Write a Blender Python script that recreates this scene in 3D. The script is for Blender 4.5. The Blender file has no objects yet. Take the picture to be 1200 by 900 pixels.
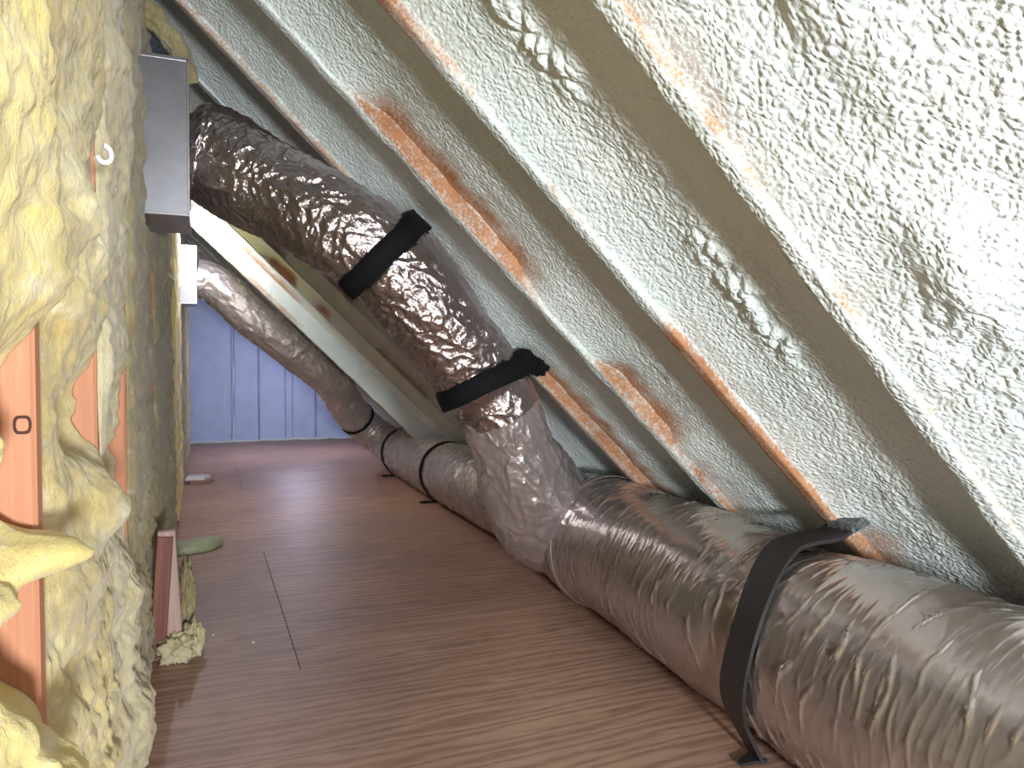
import bpy, math, random
import numpy as np
from mathutils import Vector, Matrix

# ------------------------------------------------------------------ camera, world, lights, exposure
C = bpy.context.scene
COL = C.collection
random.seed(7)
cam_d = bpy.data.cameras.new('camera')
cam = bpy.data.objects.new('camera', cam_d)
COL.objects.link(cam)
cam_d.sensor_fit = 'HORIZONTAL'
cam_d.sensor_width = 36.0
cam_d.lens = 884.0 / 1200.0 * 36.0
cam_d.clip_start = 0.02
cam.location = (0, 0, 1.0)
cam.rotation_euler = (math.radians(90 - 1.354), 0, math.radians(-22.17))
C.camera = cam

world = bpy.data.worlds.new('world')
C.world = world
world.use_nodes = True
world.node_tree.nodes['Background'].inputs[0].default_value = (0.52, 0.72, 1.0, 1)
world.node_tree.nodes['Background'].inputs[1].default_value = 0.26

def add_light(name, kind, loc, power, color, size=0.2, target=None, **kw):
    d = bpy.data.lights.new(name, kind)
    d.energy = power
    d.color = color
    if kind == 'AREA':
        d.shape = 'DISK'
        d.size = size
    else:
        d.shadow_soft_size = size
    for k, v in kw.items():
        setattr(d, k, v)
    o = bpy.data.objects.new(name, d)
    o.location = loc
    if target is not None:
        o.rotation_euler = (Vector(target) - Vector(loc)).to_track_quat('-Z', 'Y').to_euler()
    COL.objects.link(o)
    return o

# work lamp held behind the camera; the far attic bulb and a second, added unseen one are built with their fixtures below
add_light('work_lamp', 'AREA', (0.30, -1.75, 0.80), 70, (0.97, 1.0, 0.985), 0.30, (1.30, 1.0, 1.55), spread=math.radians(125))

C.view_settings.view_transform = 'Standard'
C.view_settings.look = 'None'
C.view_settings.gamma = 1.0
C.view_settings.exposure = 0.42

# ------------------------------------------------------------------ geometry constants
TH = math.radians(44.04)
ROOF_A = 2.10                                    # rafter bottoms at X = 0
U = np.array([math.cos(TH), 0, -math.sin(TH)])   # down the slope
N = np.array([-math.sin(TH), 0, -math.cos(TH)])  # into the attic
RY = [0.494 + 0.552 * k for k in range(19)]      # far edge of each rafter; RY[1] = 1.046
RY[0] = 0.14                                      # the nearest bay is wider
RW = 0.045
WALL_X = -0.185
BACK_Y = 10.53

def roof_pt(s, y, e):
    return np.array([0, y, ROOF_A]) + U * s + N * e

# ------------------------------------------------------------------ numpy noise
_rng = np.random.RandomState(3)
PERM = np.concatenate([_rng.permutation(256)] * 3)
GRAD = _rng.normal(size=(256, 3))
GRAD /= np.linalg.norm(GRAD, axis=1)[:, None]

def perlin(x, y, z):
    x, y, z = np.broadcast_arrays(np.asarray(x, float), np.asarray(y, float), np.asarray(z, float))
    xi, yi, zi = np.floor(x).astype(int), np.floor(y).astype(int), np.floor(z).astype(int)
    xf, yf, zf = x - xi, y - yi, z - zi
    f = lambda t: t * t * t * (t * (t * 6 - 15) + 10)
    u, v, w = f(xf), f(yf), f(zf)
    out = 0
    for dx in (0, 1):
        for dy in (0, 1):
            for dz in (0, 1):
                h = PERM[PERM[PERM[(xi + dx) & 255] + ((yi + dy) & 255)] + ((zi + dz) & 255)]
                g = GRAD[h]
                d = g[..., 0] * (xf - dx) + g[..., 1] * (yf - dy) + g[..., 2] * (zf - dz)
                out = out + d * (u if dx else 1 - u) * (v if dy else 1 - v) * (w if dz else 1 - w)
    return out * 1.5

def fbm(x, y, z, o=4, gain=0.5):
    a, s, t = 1.0, 0.0, 1.0
    for i in range(o):
        s = s + a * perlin(x * t + 17.3 * i, y * t + 5.1 * i, z * t - 9.7 * i)
        a *= gain
        t *= 2.03
    return s

def worley2(x, y, seed=0):
    x, y = np.broadcast_arrays(np.asarray(x, float), np.asarray(y, float))
    xi, yi = np.floor(x).astype(int), np.floor(y).astype(int)
    best = np.full(x.shape, 9.0)
    for dx in (-1, 0, 1):
        for dy in (-1, 0, 1):
            h = PERM[PERM[(xi + dx + seed) & 255] + ((yi + dy) & 255)]
            px = xi + dx + 0.5 + (GRAD[h][..., 0]) * 0.5
            py = yi + dy + 0.5 + (GRAD[h][..., 1]) * 0.5
            best = np.minimum(best, (px - x) ** 2 + (py - y) ** 2)
    return np.sqrt(best)

def sstep(a, b, x):
    t = np.clip((np.asarray(x, float) - a) / (b - a), 0, 1)
    return t * t * (3 - 2 * t)

# ------------------------------------------------------------------ materials
def new_mat(name):
    m = bpy.data.materials.new(name)
    m.use_nodes = True
    nt = m.node_tree
    nt.nodes.clear()
    out = nt.nodes.new('ShaderNodeOutputMaterial')
    b = nt.nodes.new('ShaderNodeBsdfPrincipled')
    nt.links.new(b.outputs[0], out.inputs[0])
    return m, nt, b

def nd(nt, kind, **kw):
    n = nt.nodes.new(kind)
    for k, v in kw.items():
        if k in n.inputs:
            n.inputs[k].default_value = v
        else:
            setattr(n, k, v)
    return n

def coords(nt, scale=(1, 1, 1), rot=(0, 0, 0), which='Object'):
    tc = nd(nt, 'ShaderNodeTexCoord')
    mp = nd(nt, 'ShaderNodeMapping')
    mp.inputs['Scale'].default_value = scale
    mp.inputs['Rotation'].default_value = rot
    nt.links.new(tc.outputs[which], mp.inputs[0])
    return mp.outputs[0]

def noise(nt, vec, scale, detail=4, rough=0.55, dist=0.0):
    n = nd(nt, 'ShaderNodeTexNoise')
    n.inputs['Scale'].default_value = scale
    n.inputs['Detail'].default_value = detail
    n.inputs['Roughness'].default_value = rough
    n.inputs['Distortion'].default_value = dist
    nt.links.new(vec, n.inputs['Vector'])
    return n.outputs[0]

def ramp(nt, fac, stops):
    r = nd(nt, 'ShaderNodeValToRGB')
    el = r.color_ramp.elements
    while len(el) < len(stops):
        el.new(0.5)
    for e, (p, c) in zip(el, stops):
        e.position = p
        e.color = (c[0], c[1], c[2], 1)
    nt.links.new(fac, r.inputs[0])
    return r.outputs[0]

def mixc(nt, fac, a, b, mode='MIX'):
    m = nd(nt, 'ShaderNodeMix', data_type='RGBA', blend_type=mode)
    for s, v in ((m.inputs[0], fac), (m.inputs[6], a), (m.inputs[7], b)):
        if hasattr(v, 'is_output'):
            nt.links.new(v, s)
        elif isinstance(v, (int, float)):
            s.default_value = v
        else:
            s.default_value = (v[0], v[1], v[2], 1)
    return m.outputs[2]

def math_n(nt, op, a, b=None, c=None, clamp=False):
    m = nd(nt, 'ShaderNodeMath', operation=op)
    m.use_clamp = clamp
    for i, v in enumerate((a, b, c)):
        if v is None:
            continue
        if hasattr(v, 'is_output'):
            nt.links.new(v, m.inputs[i])
        else:
            m.inputs[i].default_value = v
    return m.outputs[0]

def bump(nt, b, height, strength=0.4, dist=0.01):
    n = nd(nt, 'ShaderNodeBump')
    n.inputs['Strength'].default_value = strength
    n.inputs['Distance'].default_value = dist
    nt.links.new(height, n.inputs['Height'])
    nt.links.new(n.outputs[0], b.inputs['Normal'])

def attr(nt, name):
    a = nd(nt, 'ShaderNodeAttribute')
    a.attribute_name = name
    return a.outputs['Fac']

WOOD_ORANGE = [(0.25, (0.22, 0.09, 0.038)), (0.55, (0.39, 0.18, 0.08)), (0.8, (0.50, 0.26, 0.13))]
FOAM = [(0.3, (0.590, 0.68, 0.685)), (0.7, (0.715, 0.762, 0.762))]

def mat_foam(name, foam=FOAM, wood=WOOD_ORANGE):
    """sprayed foam with timber showing through wherever the attribute 'bare' is high (overspray)"""
    m, nt, b = new_mat(name)
    v = coords(nt)
    big = noise(nt, v, 2.2, 3)
    fine = noise(nt, v, 160, 3, 0.6)
    fc = ramp(nt, big, foam)
    vw = coords(nt, (1, 30, 1), (0, 0, 0))
    grain = noise(nt, vw, 5.0, 5, 0.6, 0.4)
    wc = ramp(nt, grain, wood)
    spk = noise(nt, v, 120, 4, 0.75)
    blo = noise(nt, v, 14, 3, 0.6)
    a = attr(nt, 'bare')
    jit = math_n(nt, 'ADD', math_n(nt, 'MULTIPLY', math_n(nt, 'SUBTRACT', spk, 0.5), 1.7), math_n(nt, 'MULTIPLY', math_n(nt, 'SUBTRACT', blo, 0.5), 0.7))
    t = math_n(nt, 'ADD', a, jit)
    fac = math_n(nt, 'MULTIPLY', math_n(nt, 'SUBTRACT', t, 0.30), 1.35, clamp=True)
    b.inputs['Roughness'].default_value = 0.62
    b.inputs['Specular IOR Level'].default_value = 0.35
    nt.links.new(mixc(nt, fac, fc, wc), b.inputs['Base Color'])
    vo = nd(nt, 'ShaderNodeTexVoronoi', feature='SMOOTH_F1')
    vo.inputs['Scale'].default_value = 95
    vo.inputs['Smoothness'].default_value = 0.6
    dm = nd(nt, 'ShaderNodeVectorMath', operation='ADD')
    nv = nd(nt, 'ShaderNodeTexNoise')
    nv.inputs['Scale'].default_value = 20
    sc_ = nd(nt, 'ShaderNodeVectorMath', operation='SCALE')
    sc_.inputs['Scale'].default_value = 0.03
    nt.links.new(v, nv.inputs['Vector'])
    nt.links.new(nv.outputs['Color'], sc_.inputs[0])
    nt.links.new(v, dm.inputs[0])
    nt.links.new(sc_.outputs[0], dm.inputs[1])
    nt.links.new(dm.outputs[0], vo.inputs['Vector'])
    hgt = math_n(nt, 'SUBTRACT', math_n(nt, 'MULTIPLY', fine, 0.35), vo.outputs['Distance'])
    inv = math_n(nt, 'MULTIPLY', math_n(nt, 'SUBTRACT', 1.0, fac), hgt)
    bump(nt, b, inv, 0.62, 0.009)
    return m

def mat_wood(name, stops, scale=(1, 1, 0.06), freq=60, rough=0.65, dist=1.2):
    m, nt, b = new_mat(name)
    v = coords(nt, scale)
    g = noise(nt, v, freq, 5, 0.6, dist)
    nt.links.new(ramp(nt, g, stops), b.inputs['Base Color'])
    b.inputs['Roughness'].default_value = rough
    bump(nt, b, g, 0.15, 0.003)
    return m

def mat_plywood():
    m, nt, b = new_mat('plywood')
    v = coords(nt, (1.0, 7.0, 1.0))
    v2 = coords(nt, (0.5, 3.5, 1.0))
    warp = noise(nt, coords(nt), 1.6, 3)
    w = nd(nt, 'ShaderNodeTexWave', wave_type='BANDS', bands_direction='Y')
    w.inputs['Scale'].default_value = 2.2
    w.inputs['Distortion'].default_value = 14.0
    w.inputs['Detail'].default_value = 3.0
    w.inputs['Detail Scale'].default_value = 1.1
    w.inputs['Detail Roughness'].default_value = 0.55
    nt.links.new(v2, w.inputs[0])
    g = noise(nt, v, 16, 6, 0.65, 0.8)
    fac = math_n(nt, 'ADD', math_n(nt, 'MULTIPLY', w.outputs['Fac'], 0.32), math_n(nt, 'MULTIPLY', g, 0.68))
    c = ramp(nt, fac, [(0.22, (0.29, 0.165, 0.112)), (0.46, (0.47, 0.295, 0.215)), (0.62, (0.54, 0.355, 0.27)), (0.8, (0.60, 0.42, 0.335))])
    blot = ramp(nt, warp, [(0.35, (0.80, 0.78, 0.80)), (0.65, (1.05, 1.0, 0.98))])
    nt.links.new(mixc(nt, 1.0, c, blot, 'MULTIPLY'), b.inputs['Base Color'])
    b.inputs['Roughness'].default_value = 0.5
    b.inputs['Specular IOR Level'].default_value = 0.45
    bump(nt, b, fac, 0.25, 0.003)
    return m

def mat_foil(name, col=(0.60, 0.54, 0.53), rough=0.27, scale=26, strength=0.35, stretch=(1, 1, 1), metal=0.80):
    m, nt, b = new_mat(name)
    v = coords(nt, stretch, which='Object')
    n1 = noise(nt, v, scale, 4, 0.6, 0.6)
    n2 = noise(nt, v, scale * 4.2, 3, 0.6, 0.4)
    dirt = noise(nt, coords(nt), 5, 4)
    nt.links.new(ramp(nt, dirt, [(0.3, tuple(c * 0.82 for c in col)), (0.7, col)]), b.inputs['Base Color'])
    b.inputs['Metallic'].default_value = metal
    nt.links.new(math_n(nt, 'ADD', math_n(nt, 'MULTIPLY', dirt, 0.18), rough - 0.09), b.inputs['Roughness'])
    bump(nt, b, math_n(nt, 'ADD', n1, math_n(nt, 'MULTIPLY', n2, 0.35)), strength, 0.012)
    return m

def mat_plain(name, col, rough=0.6, metal=0.0, var=0.12, scale=18, bmp=0.2, dist=0.004, spec=0.4):
    m, nt, b = new_mat(name)
    n = noise(nt, coords(nt), scale, 5, 0.6)
    lo = tuple(c * (1 - var) for c in col)
    hi = tuple(min(1, c * (1 + var)) for c in col)
    nt.links.new(ramp(nt, n, [(0.3, lo), (0.7, hi)]), b.inputs['Base Color'])
    b.inputs['Roughness'].default_value = rough
    b.inputs['Metallic'].default_value = metal
    b.inputs['Specular IOR Level'].default_value = spec
    if bmp:
        bump(nt, b, n, bmp, dist)
    return m

def mat_wool(name, stops, grey=(0.40, 0.37, 0.30)):
    m, nt, b = new_mat(name)
    v = coords(nt, (1, 0.55, 0.9))
    n1 = noise(nt, v, 9.5, 6, 0.68, 0.7)
    n2 = noise(nt, coords(nt, (1, 0.8, 0.9)), 2.6, 4, 0.6, 0.5)
    fib = noise(nt, coords(nt, (1, 0.5, 0.4)), 90, 4, 0.7, 1.0)
    mid = noise(nt, coords(nt, (1, 0.5, 0.8)), 26, 4, 0.65, 0.6)
    c = ramp(nt, n1, stops)
    gm = ramp(nt, n2, [(0.46, (0, 0, 0)), (0.68, (1, 1, 1))])
    c = mixc(nt, math_n(nt, 'MULTIPLY', gm, 0.55), c, grey)
    pale = ramp(nt, noise(nt, coords(nt, (1, 0.6, 1)), 17, 4, 0.6), [(0.58, (0, 0, 0)), (0.74, (1, 1, 1))])
    c = mixc(nt, math_n(nt, 'MULTIPLY', pale, 0.55), c, (0.80, 0.76, 0.66))
    nt.links.new(c, b.inputs['Base Color'])
    b.inputs['Roughness'].default_value = 0.9
    b.inputs['Specular IOR Level'].default_value = 0.15
    b.inputs['Sheen Weight'].default_value = 0.25
    bump(nt, b, math_n(nt, 'ADD', mid, math_n(nt, 'MULTIPLY', fib, 0.7)), 0.6, 0.009)
    return m

def mat_emit(name, col, power):
    m, nt, b = new_mat(name)
    b.inputs['Base Color'].default_value = (0.9, 0.9, 0.9, 1)
    b.inputs['Emission Color'].default_value = (*col, 1)
    b.inputs['Emission Strength'].default_value = power
    return m

M = {}
M['foam'] = mat_foam('spray_foam')
M['rafter'] = mat_foam('rafter_timber')
M['ply'] = mat_plywood()
M['deck'] = mat_wood('roof_deck', [(0.3, (0.2, 0.12, 0.07)), (0.7, (0.34, 0.22, 0.13))])
M['stud'] = mat_wood('stud_timber', [(0.25, (0.46, 0.19, 0.105)), (0.55, (0.58, 0.265, 0.155)), (0.8, (0.65, 0.33, 0.21))], (14, 14, 0.35), 5, 0.7, 0.4)
M['knot'] = mat_plain('knot_timber', (0.06, 0.02, 0.012), 0.7)
M['offcut'] = mat_wood('offcut_timber', [(0.3, (0.45, 0.29, 0.26)), (0.7, (0.60, 0.42, 0.38))], (12, 12, 0.4), 5)
M['offcut_red'] = mat_wood('offcut_edge', [(0.3, (0.16, 0.055, 0.04)), (0.7, (0.30, 0.12, 0.09))], (12, 12, 0.4), 5)
M['sheath'] = mat_plain('dark_sheathing', (0.14, 0.10, 0.07), 0.8)
M['foil'] = mat_foil('foil_jacket', (0.58, 0.515, 0.495), 0.21, 12, 0.05)
M['foil_crinkled'] = mat_foil('crinkled_foil_jacket', (0.56, 0.49, 0.50), 0.17, 30, 0.55, metal=0.95)
M['foil_wye'] = mat_foil('wye_foil_light_tinted', (0.68, 0.62, 0.645), 0.24, 24, 0.40, metal=0.78)  # lavender light on the elbow put into a lighter, tinted base colour
M['foil_far'] = mat_foil('far_foil_jacket', (0.64, 0.58, 0.56), 0.26, 30, 0.55, metal=0.62)
M['galv'] = mat_plain('galvanised_sheet', (0.36, 0.36, 0.41), 0.34, 0.9, 0.10, 9, 0.05)
M['galv_edge'] = mat_plain('galvanised_hem', (0.66, 0.66, 0.70), 0.25, 0.95, 0.05, 9, 0.0)
M['black'] = mat_plain('black_webbing', (0.008, 0.008, 0.010), 0.8, 0.0, 0.3, 220, 0.5, 0.003, spec=0.12)
M['strap_dark'] = mat_plain('dark_grey_webbing', (0.030, 0.027, 0.030), 0.5, 0.0, 0.25, 160, 0.4, 0.003)
M['strap_end'] = mat_plain('foam_speckled_webbing', (0.10, 0.11, 0.115), 0.6, 0.0, 0.8, 90, 0.6, 0.006)
M['screw'] = mat_plain('zinc_screw', (0.55, 0.53, 0.5), 0.35, 0.9, 0.05, 20, 0)
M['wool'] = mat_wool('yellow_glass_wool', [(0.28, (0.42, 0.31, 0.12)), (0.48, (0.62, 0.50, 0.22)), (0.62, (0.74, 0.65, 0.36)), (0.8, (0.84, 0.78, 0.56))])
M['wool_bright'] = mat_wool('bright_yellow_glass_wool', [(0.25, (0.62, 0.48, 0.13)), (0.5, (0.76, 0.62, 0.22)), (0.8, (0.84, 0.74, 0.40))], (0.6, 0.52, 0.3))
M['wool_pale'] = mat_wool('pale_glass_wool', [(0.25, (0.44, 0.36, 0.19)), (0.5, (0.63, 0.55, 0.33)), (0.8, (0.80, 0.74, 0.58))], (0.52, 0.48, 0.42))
M['wool_grey'] = mat_wool('shaded_glass_wool', [(0.25, (0.22, 0.17, 0.08)), (0.5, (0.36, 0.30, 0.15)), (0.8, (0.52, 0.46, 0.28))], (0.30, 0.26, 0.21))  # darker wool tone; shade of the dim wall run put into its colour
M['bluewall'] = mat_plain('pale_blue_foam_board', (0.50, 0.60, 0.82), 0.6, 0.0, 0.07, 5, 0.2, 0.006)
M['bead'] = mat_plain('foam_bead', (0.66, 0.72, 0.72), 0.6, 0, 0.08, 40, 0.4)
M['green'] = mat_plain('pale_green_foam', (0.46, 0.50, 0.33), 0.8, 0, 0.15, 22, 0.5, 0.006)
M['white'] = mat_plain('white_scrap', (0.80, 0.77, 0.78), 0.6, 0, 0.06, 25, 0.2)
M['redbrown'] = mat_plain('scrap_underside', (0.33, 0.17, 0.15), 0.7)
M['brass'] = mat_plain('lamp_socket', (0.06, 0.06, 0.065), 0.5)
M['bulb'] = mat_emit('glowing_bulb', (0.86, 0.84, 1.0), 1150)
M['bulb_blue'] = mat_emit('added_blue_white_bulb', (0.68, 0.70, 1.0), 1150)  # for the added lamp that brightens the back wall

# ------------------------------------------------------------------ mesh helpers
def mesh_obj(name, verts, faces, mat, parent=None, smooth=True, attrs=None):
    me = bpy.data.meshes.new(name)
    verts = np.asarray(verts, np.float32)
    if isinstance(faces, np.ndarray):
        nf, k = faces.shape
        me.vertices.add(len(verts))
        me.vertices.foreach_set('co', verts.ravel())
        me.loops.add(nf * k)
        me.loops.foreach_set('vertex_index', faces.astype(np.int32).ravel())
        me.polygons.add(nf)
        me.polygons.foreach_set('loop_start', np.arange(0, nf * k, k, dtype=np.int32))
        me.update(calc_edges=True)
        me.validate()
    else:
        me.from_pydata([tuple(v) for v in verts], [], faces)
        me.update()
    if smooth:
        me.polygons.foreach_set('use_smooth', np.ones(len(me.polygons), bool))
    if attrs:
        for an, av in attrs.items():
            a = me.attributes.new(an, 'FLOAT', 'POINT')
            a.data.foreach_set('value', np.asarray(av, np.float32).ravel())
    me.materials.append(mat)
    o = bpy.data.objects.new(name, me)
    COL.objects.link(o)
    if parent is not None:
        o.parent = parent
    return o

def grid_faces(n, m, wrap=False):
    """n rows by m columns (row-major); wrap closes the columns"""
    i = np.arange(n - 1)[:, None]
    j = np.arange(m if wrap else m - 1)[None, :]
    j2 = (j + 1) % m
    a = i * m + j
    b = i * m + j2
    c = (i + 1) * m + j2
    d = (i + 1) * m + j
    return np.stack([a, b, c, d], -1).reshape(-1, 4)

def empty(name, loc=(0, 0, 0), rot=(0, 0, 0)):
    o = bpy.data.objects.new(name, None)
    o.empty_display_size = 0.05
    o.location = loc
    o.rotation_euler = rot
    COL.objects.link(o)
    return o

def tag(o, label=None, cat=None, group=None, kind=None):
    if label: o['label'] = label
    if cat: o['category'] = cat
    if group: o['group'] = group
    if kind: o['kind'] = kind
    return o

def box_data(x0, x1, y0, y1, z0, z1, ch=0.0):
    if ch <= 0:
        v = [(x, y, z) for z in (z0, z1) for y in (y0, y1) for x in (x0, x1)]
        f = [(0, 2, 3, 1), (4, 5, 7, 6), (0, 1, 5, 4), (2, 6, 7, 3), (0, 4, 6, 2), (1, 3, 7, 5)]
        return v, f
    v = []
    f = []
    c = ch
    # chamfered box: three quads worth of points per corner
    idx = {}
    for i, x in enumerate((x0, x1)):
        for j, y in enumerate((y0, y1)):
            for k, z in enumerate((z0, z1)):
                sx, sy, sz = (1 - 2 * i), (1 - 2 * j), (1 - 2 * k)
                for ax in range(3):
                    p = [x + sx * c, y + sy * c, z + sz * c]
                    p[ax] = (x, y, z)[ax]
                    idx[(i, j, k, ax)] = len(v)
                    v.append(tuple(p))
    for s in (0, 1):
        q = [idx[(s, 0, 0, 0)], idx[(s, 1, 0, 0)], idx[(s, 1, 1, 0)], idx[(s, 0, 1, 0)]]
        f.append(q if s else q[::-1])
        q = [idx[(0, s, 0, 1)], idx[(0, s, 1, 1)], idx[(1, s, 1, 1)], idx[(1, s, 0, 1)]]
        f.append(q if s else q[::-1])
        q = [idx[(0, 0, s, 2)], idx[(1, 0, s, 2)], idx[(1, 1, s, 2)], idx[(0, 1, s, 2)]]
        f.append(q if s else q[::-1])
    for a in (0, 1):
        for b_ in (0, 1):
            f.append([idx[(a, b_, 0, 0)], idx[(a, b_, 1, 0)], idx[(a, b_, 1, 1)], idx[(a, b_, 0, 1)]])
            f.append([idx[(a, 0, b_, 0)], idx[(a, 1, b_, 0)], idx[(a, 1, b_, 2)], idx[(a, 0, b_, 2)]])
            f.append([idx[(0, a, b_, 1)], idx[(1, a, b_, 1)], idx[(1, a, b_, 2)], idx[(0, a, b_, 2)]])
    for i in (0, 1):
        for j in (0, 1):
            for k in (0, 1):
                f.append([idx[(i, j, k, 0)], idx[(i, j, k, 1)], idx[(i, j, k, 2)]])
    return v, f

def fix_normals(o):
    import bmesh
    bm = bmesh.new()
    bm.from_mesh(o.data)
    bmesh.ops.recalc_face_normals(bm, faces=bm.faces)
    bm.to_mesh(o.data)
    bm.free()
    return o

def box(name, x0, x1, y0, y1, z0, z1, mat, parent=None, ch=0.003):
    v, f = box_data(x0, x1, y0, y1, z0, z1, ch)
    return fix_normals(mesh_obj(name, v, f, mat, parent, smooth=False))

def sub_frame(o, parent):
    """parent o (built in world coordinates) under an Empty that stands elsewhere"""
    o.parent = parent
    o.matrix_parent_inverse = parent.matrix_basis.inverted() if parent.type == 'EMPTY' else Matrix()
    return o

# ---- tubes
def spline(pts, n):
    P = np.asarray(pts, float)
    P = np.vstack([2 * P[0] - P[1], P, 2 * P[-1] - P[-2]])
    out = []
    for i in range(1, len(P) - 2):
        t = np.linspace(0, 1, 40, endpoint=False)[:, None]
        p0, p1, p2, p3 = P[i - 1], P[i], P[i + 1], P[i + 2]
        out.append(0.5 * (2 * p1 + (p2 - p0) * t + (2 * p0 - 5 * p1 + 4 * p2 - p3) * t ** 2 + (3 * p1 - p0 - 3 * p2 + p3) * t ** 3))
    out.append(P[-2][None])
    Q = np.vstack(out)
    d = np.concatenate([[0], np.cumsum(np.linalg.norm(np.diff(Q, axis=0), axis=1))])
    u = np.linspace(0, d[-1], n)
    return np.stack([np.interp(u, d, Q[:, k]) for k in range(3)], 1), u

def frames(Q, ref=(0, 0, 1)):
    T = np.gradient(Q, axis=0)
    T /= np.linalg.norm(T, axis=1)[:, None]
    R = np.array(ref, float)
    A = np.zeros_like(Q)
    B = np.zeros_like(Q)
    for i in range(len(Q)):
        a = R - T[i] * (R @ T[i])
        a /= np.linalg.norm(a)
        A[i] = a
        B[i] = np.cross(T[i], a)
        R = a
    return T, A, B

class Tube:
    def __init__(self, pts, n, radius, ref=(0, 0, 1)):
        self.Q, self.u = spline(pts, n)
        self.T, self.A, self.B = frames(self.Q, ref)
        self.L = self.u[-1]
        self.r = np.array([radius(t) for t in self.u / self.L])
    def surf(self, m, disp=None, flat_floor=None, i0=0, i1=None):
        i1 = len(self.u) if i1 is None else i1
        th = np.linspace(0, 2 * np.pi, m, endpoint=False)
        u = self.u[i0:i1, None]
        R = np.repeat(self.r[i0:i1, None], m, 1)
        if disp is not None:
            R = R + disp(u + 0 * th[None], np.repeat(th[None], len(u), 0))
        c, s = np.cos(th)[None, :, None], np.sin(th)[None, :, None]
        V = self.Q[i0:i1, None] + (self.A[i0:i1, None] * c + self.B[i0:i1, None] * s) * R[..., None]
        if flat_floor is not None:
            z = V[..., 2]
            V[..., 2] = np.where(z < flat_floor, flat_floor + (z - flat_floor) * 0.02, z)
        return V
    def at(self, t):
        i = min(len(self.u) - 2, max(1, int(t * (len(self.u) - 1))))
        return i

def tube_obj(name, tube, m, mat, parent=None, disp=None, flat_floor=None, caps=True):
    V = tube.surf(m, disp, flat_floor)
    n = V.shape[0]
    F = grid_faces(n, m, True)
    o = mesh_obj(name, V.reshape(-1, 3), F, mat, parent)
    return o

def ring_band(name, tube, t, width, off, thick, mat, parent, a0=0.0, a1=2 * math.pi, m=96, squash=None, disp=None, floor=None, tilt=0.0, lean=None):
    """a flat strap wrapped round the tube from angle a0 to a1"""
    i = tube.at(t)
    c, T, A, B, r = tube.Q[i], tube.T[i], tube.A[i], tube.B[i], tube.r[i]
    T0 = T
    if lean is not None:                          # the strap sits a little askew on the duct
        T = np.array(lean, float); T /= np.linalg.norm(T)
        A = A - T * (A @ T); A /= np.linalg.norm(A); B = np.cross(T, A)
    full = abs(a1 - a0 - 2 * math.pi) < 1e-6
    th = np.linspace(a0, a1, m, endpoint=not full)
    prof = [(-width / 2, off), (-width / 2 + 0.003, off + thick), (0, off + thick * 1.15), (width / 2 - 0.003, off + thick), (width / 2, off), (0, off - 0.002)]
    V = []
    for a in th:
        wob = 0.0015 * math.sin(5 * a + 1)
        rad = A * math.cos(a) + B * math.sin(a)
        for (w, h) in prof:
            p = c + rad * ((r + h) / math.sqrt(max(0.2, 1 - float(rad @ T0) ** 2))) + T * (w + wob + tilt * math.cos(a))
            if floor is not None and p[2] < floor:
                p[2] = floor + h * 0.5
            V.append(p)
    V = np.array(V)
    k = len(prof)
    n = len(th)
    F = []
    for a in range(n if full else n - 1):
        for b in range(k):
            a2, b2 = (a + 1) % n, (b + 1) % k
            F.append((a * k + b, a2 * k + b, a2 * k + b2, a * k + b2))
    if not full:
        F.append(tuple(range(k))[::-1])
        F.append(tuple((n - 1) * k + b for b in range(k)))
    o = mesh_obj(name, V, F, mat, parent)
    return fix_normals(o)

def strip_path(name, pts, width_dir, width, thick, mat, parent, n=60, smooth=True, wfun=None):
    """flat webbing following a path; width runs along width_dir"""
    Q, u = spline(pts, n)
    W = np.array(width_dir, float)
    T = np.gradient(Q, axis=0)
    T /= np.linalg.norm(T, axis=1)[:, None]
    V = []
    for i in range(n):
        w = W - T[i] * (W @ T[i])
        w /= np.linalg.norm(w)
        h = np.cross(T[i], w)
        ww = width * (wfun(u[i] / u[-1]) if wfun else 1.0)
        for a, b in ((-1, -1), (1, -1), (1, 1), (-1, 1)):
            V.append(Q[i] + w * a * ww / 2 + h * b * thick / 2)
    F = [(i * 4 + a, i * 4 + (a + 1) % 4, (i + 1) * 4 + (a + 1) % 4, (i + 1) * 4 + a) for i in range(n - 1) for a in range(4)]
    F += [(3, 2, 1, 0), tuple((n - 1) * 4 + a for a in range(4))]
    return fix_normals(mesh_obj(name, V, F, mat, parent, smooth=False))

def lump(name, loc, size, mat, parent=None, rough=0.35, freq=2.0, seed=0, nu=48, nv=28, flat=None, rot=0.0, fine=0.0):
    th = np.linspace(0, 2 * np.pi, nu, endpoint=False)[None]
    ph = np.linspace(0.02, np.pi - 0.02, nv)[:, None]
    x, y, z = np.sin(ph) * np.cos(th), np.sin(ph) * np.sin(th), np.cos(ph) + 0 * th
    r = 1 + rough * fbm(x * freq + seed, y * freq, z * freq, 4)
    if fine:
        r = r + fine * fbm(x * freq * 6 + seed, y * freq * 6, z * freq * 2, 3)
    V = np.stack([x * r * size[0], y * r * size[1], z * r * size[2]], -1)
    cr, sr = math.cos(rot), math.sin(rot)
    X = V[..., 0] * cr - V[..., 1] * sr
    Y = V[..., 0] * sr + V[..., 1] * cr
    V = np.stack([X, Y, V[..., 2]], -1)
    if flat is not None:
        V[..., 2] = np.maximum(V[..., 2], flat - loc[2])
    Vw = V.reshape(-1, 3)
    F = grid_faces(nv, nu, True)
    o = mesh_obj(name, Vw, F, mat, parent)
    o.data.flip_normals()
    o.location = loc
    return o

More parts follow.
